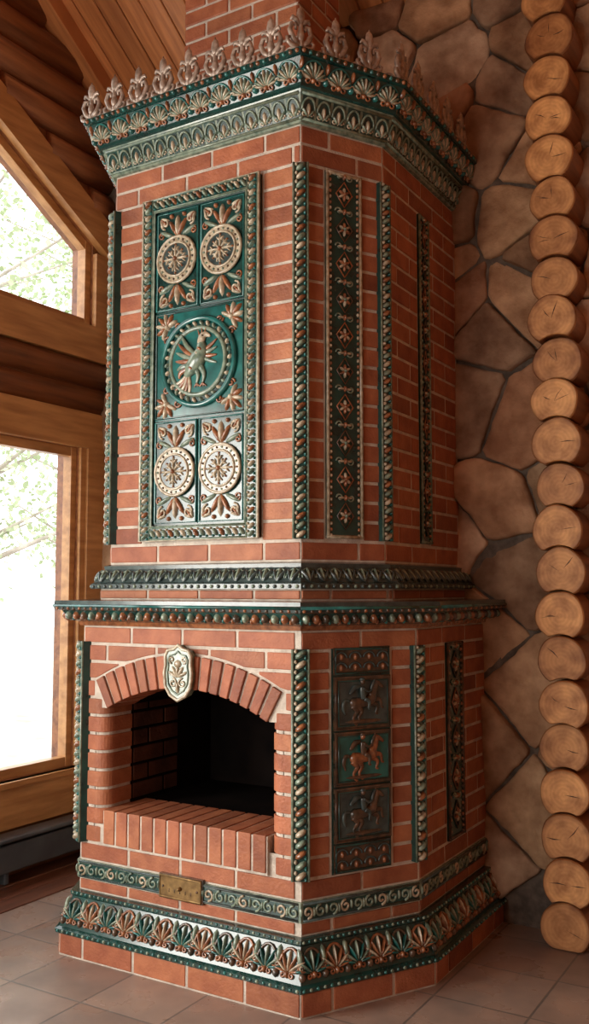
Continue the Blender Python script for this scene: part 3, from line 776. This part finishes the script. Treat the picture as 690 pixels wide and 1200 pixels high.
# stacked log ends
lg = MB(['log', 'ring', 'crack'])
uvs = {}
lx, lr, pitch = .640, .101, .175
k = 0; z = .085
prev = None
while z < 4.25:
    ox = lx + R.uniform(-.010, .010); oy = .98 + R.uniform(-.02, .02); r = lr * R.uniform(.95, 1.05)
    N = 36; prof = []
    ph = R.uniform(0, 6)
    for i in range(N):
        t = 2 * math.pi * i / N; wob = 1 + .022 * math.sin(3 * t + ph) + .012 * math.sin(5 * t + 2 * ph)
        a, b = ox + r * wob * math.cos(t), z + r * wob * math.sin(t)
        if prev:
            pa, pb, pr = prev; dx = a - pa
            if abs(dx) < pr + .004:
                cb = pb + math.sqrt(max(0, (pr + .006) ** 2 - dx * dx))
                if b < cb: b = cb
        b = max(b, .003)
        prof.append((a, b))
    F = Fr((0, oy, 0), (1, 0, 0), (0, 0, 1))
    vs = [F.p(a, b, -(YB + .0 - oy)) for a, b in prof] + [F.p(a, b, -.006) for a, b in prof] + [F.p(ox + (a - ox) * .95, z + (b - z) * .95, 0) for a, b in prof]
    lg.add(vs[:2 * N], [(i, (i + 1) % N, (i + 1) % N + N, i + N) for i in range(N)], 'log', True)
    b2 = len(lg.v)
    lg.add(vs[N:], [(i, (i + 1) % N, (i + 1) % N + N, i + N) for i in range(N)] + [tuple(range(N, 2 * N))], 'ring')
    for q in range(b2, b2 + 2 * N): uvs[q] = (lg.v[q][0] - ox, lg.v[q][2] - z)
    for q in range(R.choice((1, 2, 3))):      # drying checks
        t = R.uniform(-.4, 3.5); r0, r1 = R.uniform(.0, .02), r * R.uniform(.55, .85); wd_ = R.uniform(.0010, .0024)
        c_, s_ = math.cos(t), math.sin(t); rm_ = (r0 + r1) / 2; jt = R.uniform(-.004, .004)
        lg.poly(F, [(ox + r0 * c_, z + r0 * s_), (ox + rm_ * c_ - (wd_ + jt) * s_, z + rm_ * s_ + (wd_ + jt) * c_), (ox + r1 * c_, z + r1 * s_), (ox + rm_ * c_ + (wd_ - jt) * s_, z + rm_ * s_ - (wd_ - jt) * c_)], -.003, .0008, 'crack')
    prev = (ox, z, r); z += pitch * R.uniform(.97, 1.03); k += 1
lo = lg.obj('stacked_log_ends', None, recalc=False)
uvl = lo.data.uv_layers.new(name='UVMap')
for lp in lo.data.loops:
    if lp.vertex_index in uvs: uvl.data[lp.index].uv = uvs[lp.vertex_index]

# left wall (polygons in y,z extruded in x)
XF = Fr((XL, 0, 0), (0, 1, 0), (0, 0, 1), (1, 0, 0))
wl = MB(['log', 'honey'])
WY0, WY1 = -.75, .965
UY1 = 1.05
zs = lambda y: 3.45 + .57 * (.92 - y)
ceil = lambda y: 4.25 + .65 * (YB - y)
RY = -1.8; ZR = ceil(RY)
T0, T1 = -.16, 0
wl.box(XF, YR, YB, 0, .47, T0, T1, 'log')
wl.box(XF, WY1, YB, .47, 2.20, T0, T1, 'log')
wl.box(XF, WY0 - .35, YB, 2.20, 2.90, T0, T1, 'log')
wl.box(XF, WY0 - .35, WY0, .47, 2.20, T0, T1, 'log')
wl.poly(XF, [(UY1, 2.90), (YB, 2.90), (YB, zs(YB)), (UY1, zs(UY1))], T0, T1, 'log')
wl.poly(XF, [(WY0, zs(WY0)), (YB, zs(YB)), (YB, ceil(YB)), (WY0, ceil(WY0))], T0, T1, 'log')
wl.poly(XF, [(WY0 - .35, 2.90), (WY0, 2.90), (WY0, ceil(WY0)), (WY0 - .35, ceil(WY0 - .35))], T0, T1, 'log')
wl.poly(XF, [(-3.8, 2.6), (WY0 - .35, 2.6), (WY0 - .35, ceil(WY0 - .35)), (RY, ZR), (-3.8, ZR - .65 * 2.0)], T0, T1, 'log')
wl.box(XF, -1.6, WY0 - .35, .47, 2.6, T0, T1, 'log')
wl.poly(XF, [(YR, .47), (-3.8, .47), (-3.8, ZR - .65 * 2.0), (YR, ZR - .65 * (RY - YR))], T0, T1, 'log')
wall_left = wl.obj('wall_left')
ll = MB(['log', 'honey'])
def hlog(y0, y1, z, r, x):
    N = 14; G = Fr((x, y0, z), (1, 0, 0), (0, 0, 1), (0, 1, 0))
    vs = [G.p(r * math.cos(2 * math.pi * i / N), r * math.sin(2 * math.pi * i / N), c) for c in (0, y1 - y0) for i in range(N)]
    ll.add(vs, [(i, (i + 1) % N, (i + 1) % N + N, i + N) for i in range(N)] + [tuple(range(N)), tuple(range(N, 2 * N))], 'log', True)
for z in (2.47, 2.625): hlog(WY0 - .3, YB - .005, z, .085, XL - .035)
z = 3.62
while z < 5.9:
    ya = max(UY1 - (z - .02 - (3.45 + .19)) / .57 - .12, WY0 - 1.0); yb = min(YB - .005, YB - (z + .06 - 4.25) / .65)
    if yb > ya + .05: hlog(ya, yb, z, .105, XL - .045)
    z += .185
ll.obj('wall_logs', wall_left)

# windows
def window(name, build):
    mb = MB(['honey', 'glass']); build(mb); return mb.obj(name, None, .006, 2)
C0, C1, CG = -.075, -.015, -.045
def w1(mb):
    a, b, z0, z1 = WY0, WY1, .47, 2.20
    mb.box(XF, a - .12, YB - .02, z1, z1 + .20, .0, .035, 'honey')
    mb.box(XF, a - .12, YB - .02, .24, z0, .0, .045, 'honey')
    mb.box(XF, a - .12, b + .05, z0 - .03, z0, .0, .06, 'honey')
    mb.box(XF, b + .04, YB - .01, z0, z1, .0, .035, 'honey')
    mb.box(XF, b, b + .04, z0, z1, .0, .02, 'honey')
    mb.box(XF, a - .12, a, z0, z1, .0, .02, 'honey')
    for q in ((a, a + .05), (b - .04, b), (-.03, .03)): mb.box(XF, q[0], q[1], z0, z1, C0, C1, 'honey')
    for q in ((z0, z0 + .05), (z1 - .05, z1)): mb.box(XF, a + .05, b - .04, q[0], q[1], C0, C1 - .004, 'honey')
    mb.box(XF, a + .03, b - .03, z0 + .03, z1 - .03, CG - .002, CG + .002, 'glass')
def w2(mb):
    a, b, z0 = WY0, UY1, 2.90
    mb.box(XF, a - .12, YB - .02, z0 - .20, z0, .0, .035, 'honey')
    mb.box(XF, b, YB - .01, z0, zs(YB) + .02, .0, .03, 'honey')
    mb.poly(XF, [(a - .12, zs(a - .12)), (YB - .01, zs(YB - .01)), (YB - .01, zs(YB - .01) + .20), (a - .12, zs(a - .12) + .20)], .0, .05, 'honey')
    t = .045
    for q in ((a, a + t), (b - t, b), (-.03, .03)):
        mb.poly(XF, [(q[0], z0), (q[1], z0), (q[1], zs(q[1])), (q[0], zs(q[0]))], C0, C1, 'honey')
    mb.box(XF, a + t, b - t, z0, z0 + t, C0, C1 - .004, 'honey')
    mb.poly(XF, [(a, zs(a) - t * 1.2), (b, zs(b) - t * 1.2), (b, zs(b)), (a, zs(a))], C0, C1 - .004, 'honey')
    mb.poly(XF, [(a + .02, z0 + .02), (b - .02, z0 + .02), (b - .02, zs(b) - .04), (a + .02, zs(a) - .04)], CG - .002, CG + .002, 'glass')
def w3(mb):  # unseen window, added to frame the key lamp; frame only, no pane
    a, b, z0, z1 = -3.8, -1.6, .47, 2.6
    for q in ((a, a + .07), (b - .07, b), (-2.74, -2.66)): mb.box(XF, q[0], q[1], z0, z1, C0, C1, 'honey')
    for q in ((z0, z0 + .07), (z1 - .07, z1)): mb.box(XF, a, b, q[0], q[1], C0, C1 - .004, 'honey')
    mb.box(XF, a - .12, b + .12, z0 - .12, z0, .0, .03, 'honey'); mb.box(XF, a - .12, b + .12, z1, z1 + .12, .0, .03, 'honey')
    mb.box(XF, a - .12, a, z0, z1, 0, .03, 'honey'); mb.box(XF, b, b + .12, z0, z1, 0, .03, 'honey')
window('window_1', w1); window('window_2', w2); window('added_key_window', w3)

# grey convector along the window wall
cv = MB(['metalgrey'])
cv.box(XF, -1.4, YB - .06, .07, .20, .06, .15, 'metalgrey')
cv.box(XF, -1.4, YB - .06, .215, .235, .055, .17, 'metalgrey')
for y in (-1.3, -.4, .4, 1.05): cv.box(XF, y, y + .03, 0.006, .22, .08, .12, 'metalgrey')
cv.obj('convector_heater', None, .008, 2)

# ceiling
cl = MB(['plank'])
v1 = Vector((0, RY - YB, ZR - 4.25)); CF = Fr((XL - .2, YB, 4.25), (1, 0, 0), v1)
nb = int((XR - XL + .4) / .125)
for k in range(nb): cl.box(CF, k * .125 + .003, (k + 1) * .125 - .003, -.15, v1.length + .01, -.03, 0, 'plank')
zb = ZR - .65 * (RY - YR); v2 = Vector((0, YR - RY, zb - ZR)); CF2 = Fr((XL - .2, RY, ZR), (1, 0, 0), v2)
for k in range(nb): cl.box(CF2, k * .125 + .003, (k + 1) * .125 - .003, -.01, v2.length + .2, -.03, 0, 'plank')
cl.box(CF, -.02, XR - XL + .42, -.2, v1.length + .02, -.06, -.03, 'plank')
cl.box(CF2, -.02, XR - XL + .42, -.02, v2.length + .2, -.06, -.03, 'plank')
cl.box(CF, .2, .32, 0, v1.length - .02, 0, .10, 'plank')
cl.obj('ceiling', None, .004)
# right and rear walls
wr = MB(['log'])
wr.poly(Fr((XR, 0, 0), (0, 1, 0), (0, 0, 1), (1, 0, 0)), [(YR, 0), (YB, 0), (YB, ceil(YB)), (RY, ZR), (YR, zb)], 0, .2, 'log')
wr.obj('wall_right')
we = MB(['log'])
RX0, RX1 = -1.8, .5  # opening added in the unseen rear wall for the fill lamp, kept left
for q in ((XL, RX0, 0, zb), (RX1, XR, 0, zb), (RX0, RX1, 0, .5), (RX0, RX1, 2.7, zb)): we.box(Fr((0, YR, 0), (1, 0, 0), (0, 0, 1), (0, -1, 0)), q[0], q[1], q[2], q[3], 0, .2, 'log')
we.obj('wall_rear')

# ---------------------------------------------------------------- outside
g = MB(['ground']); g.box(W, -40, XL - .25, -25, 30, -.5, -.4, 'ground'); g.obj('ground')
def tree(x, y, h, seed):
    rr = random.Random(seed); mb = MB(['bark', 'leaf'])
    def limb(p, q, r0, r1):
        d = (q - p).normalized(); u = d.cross(Vector((.3, .9, .1))).normalized(); v = d.cross(u)
        vs = [c + (u * math.cos(t) + v * math.sin(t)) * r for c, r in ((p, r0), (q, r1)) for t in [i * math.pi / 4 for i in range(8)]]
        mb.add(vs, [(i, (i + 1) % 8, (i + 1) % 8 + 8, i + 8) for i in range(8)], 'bark', True)
    p = Vector((x, y, -.45)); prev_ = p; r = .14
    for k in range(6):
        q = Vector((x + rr.uniform(-.12, .12), y + rr.uniform(-.12, .12), -.4 + h * (k + 1) / 6)); limb(prev_, q, r, r * .82); r *= .82
        if k > 0:
            for b in range(4):
                t = rr.uniform(0, 6.28); e = q + Vector((math.cos(t), math.sin(t), .45)) * rr.uniform(.8, 1.7); limb(q, e, r * .4, .01)
                for _ in range(110):
                    c = q.lerp(e, rr.uniform(.2, 1.1)) + Vector((rr.gauss(0, .28), rr.gauss(0, .28), rr.gauss(0, .25)))
                    a = Vector((rr.uniform(-1, 1), rr.uniform(-1, 1), rr.uniform(-1, 1))).normalized() * .05; b2 = a.cross(Vector((rr.uniform(-1, 1), rr.uniform(-1, 1), 1))).normalized() * .035
                    mb.add([c - a, c - b2, c + a, c + b2], [(0, 1, 2, 3)], 'leaf')
        prev_ = q
    return mb.obj('birch_tree', None, recalc=False)
for i, (x, y, h) in enumerate([(-6.5, 4.0, 6), (-8.5, 5.6, 7), (-9.5, 4.6, 7.5), (-7.5, 7.2, 6.5), (-12, 7, 8), (-9, 8.5, 7), (-14, 9.5, 9)]): tree(x, y, h, i)

# ---------------------------------------------------------------- light
wd = bpy.data.worlds.new('World'); sc.world = wd; wd.use_nodes = True
bg = wd.node_tree.nodes['Background']; bg.inputs[0].default_value = (.95, .98, 1, 1); bg.inputs[1].default_value = 3.4
def area(name, loc, rot, sx, sy, e, col=(1, 1, 1)):
    l = bpy.data.lights.new(name, 'AREA'); l.shape = 'RECTANGLE'; l.size = sx; l.size_y = sy; l.energy = e; l.color = col
    o = bpy.data.objects.new(name, l); o.location = loc; o.rotation_euler = rot; sc.collection.objects.link(o); return o
area('added_key_side', (XL - .01, -2.7, 1.55), (0, math.radians(-90), 0), 2.0, 2.1, 185, (1, .95, .87))  # added key lamp: brightens the stove front, leaves the chamfer dim
area('added_fill_rear', ((RX0 + RX1) / 2, YR - .05, 1.6), (math.radians(90), 0, 0), 2.2, 2.1, 55, (1, .88, .74))  # added warm fill lamp behind the camera, standing in the rear opening
su = bpy.data.lights.new('sun', 'SUN'); su.energy = 1.5; su.angle = .02
so = bpy.data.objects.new('sun', su); so.rotation_euler = (math.radians(35), math.radians(35), 0); so.location = (5, -5, 12); sc.collection.objects.link(so)

# ---------------------------------------------------------------- camera
cd = bpy.data.cameras.new('camera'); cam = bpy.data.objects.new('camera', cd); sc.collection.objects.link(cam)
cd.sensor_fit = 'VERTICAL'; cd.sensor_height = 36; cd.lens = 33; cd.clip_start = .05
cam.location = (1.682, -2.841, 1.42); cam.rotation_euler = (math.radians(94.68), 0, math.radians(31))
sc.camera = cam
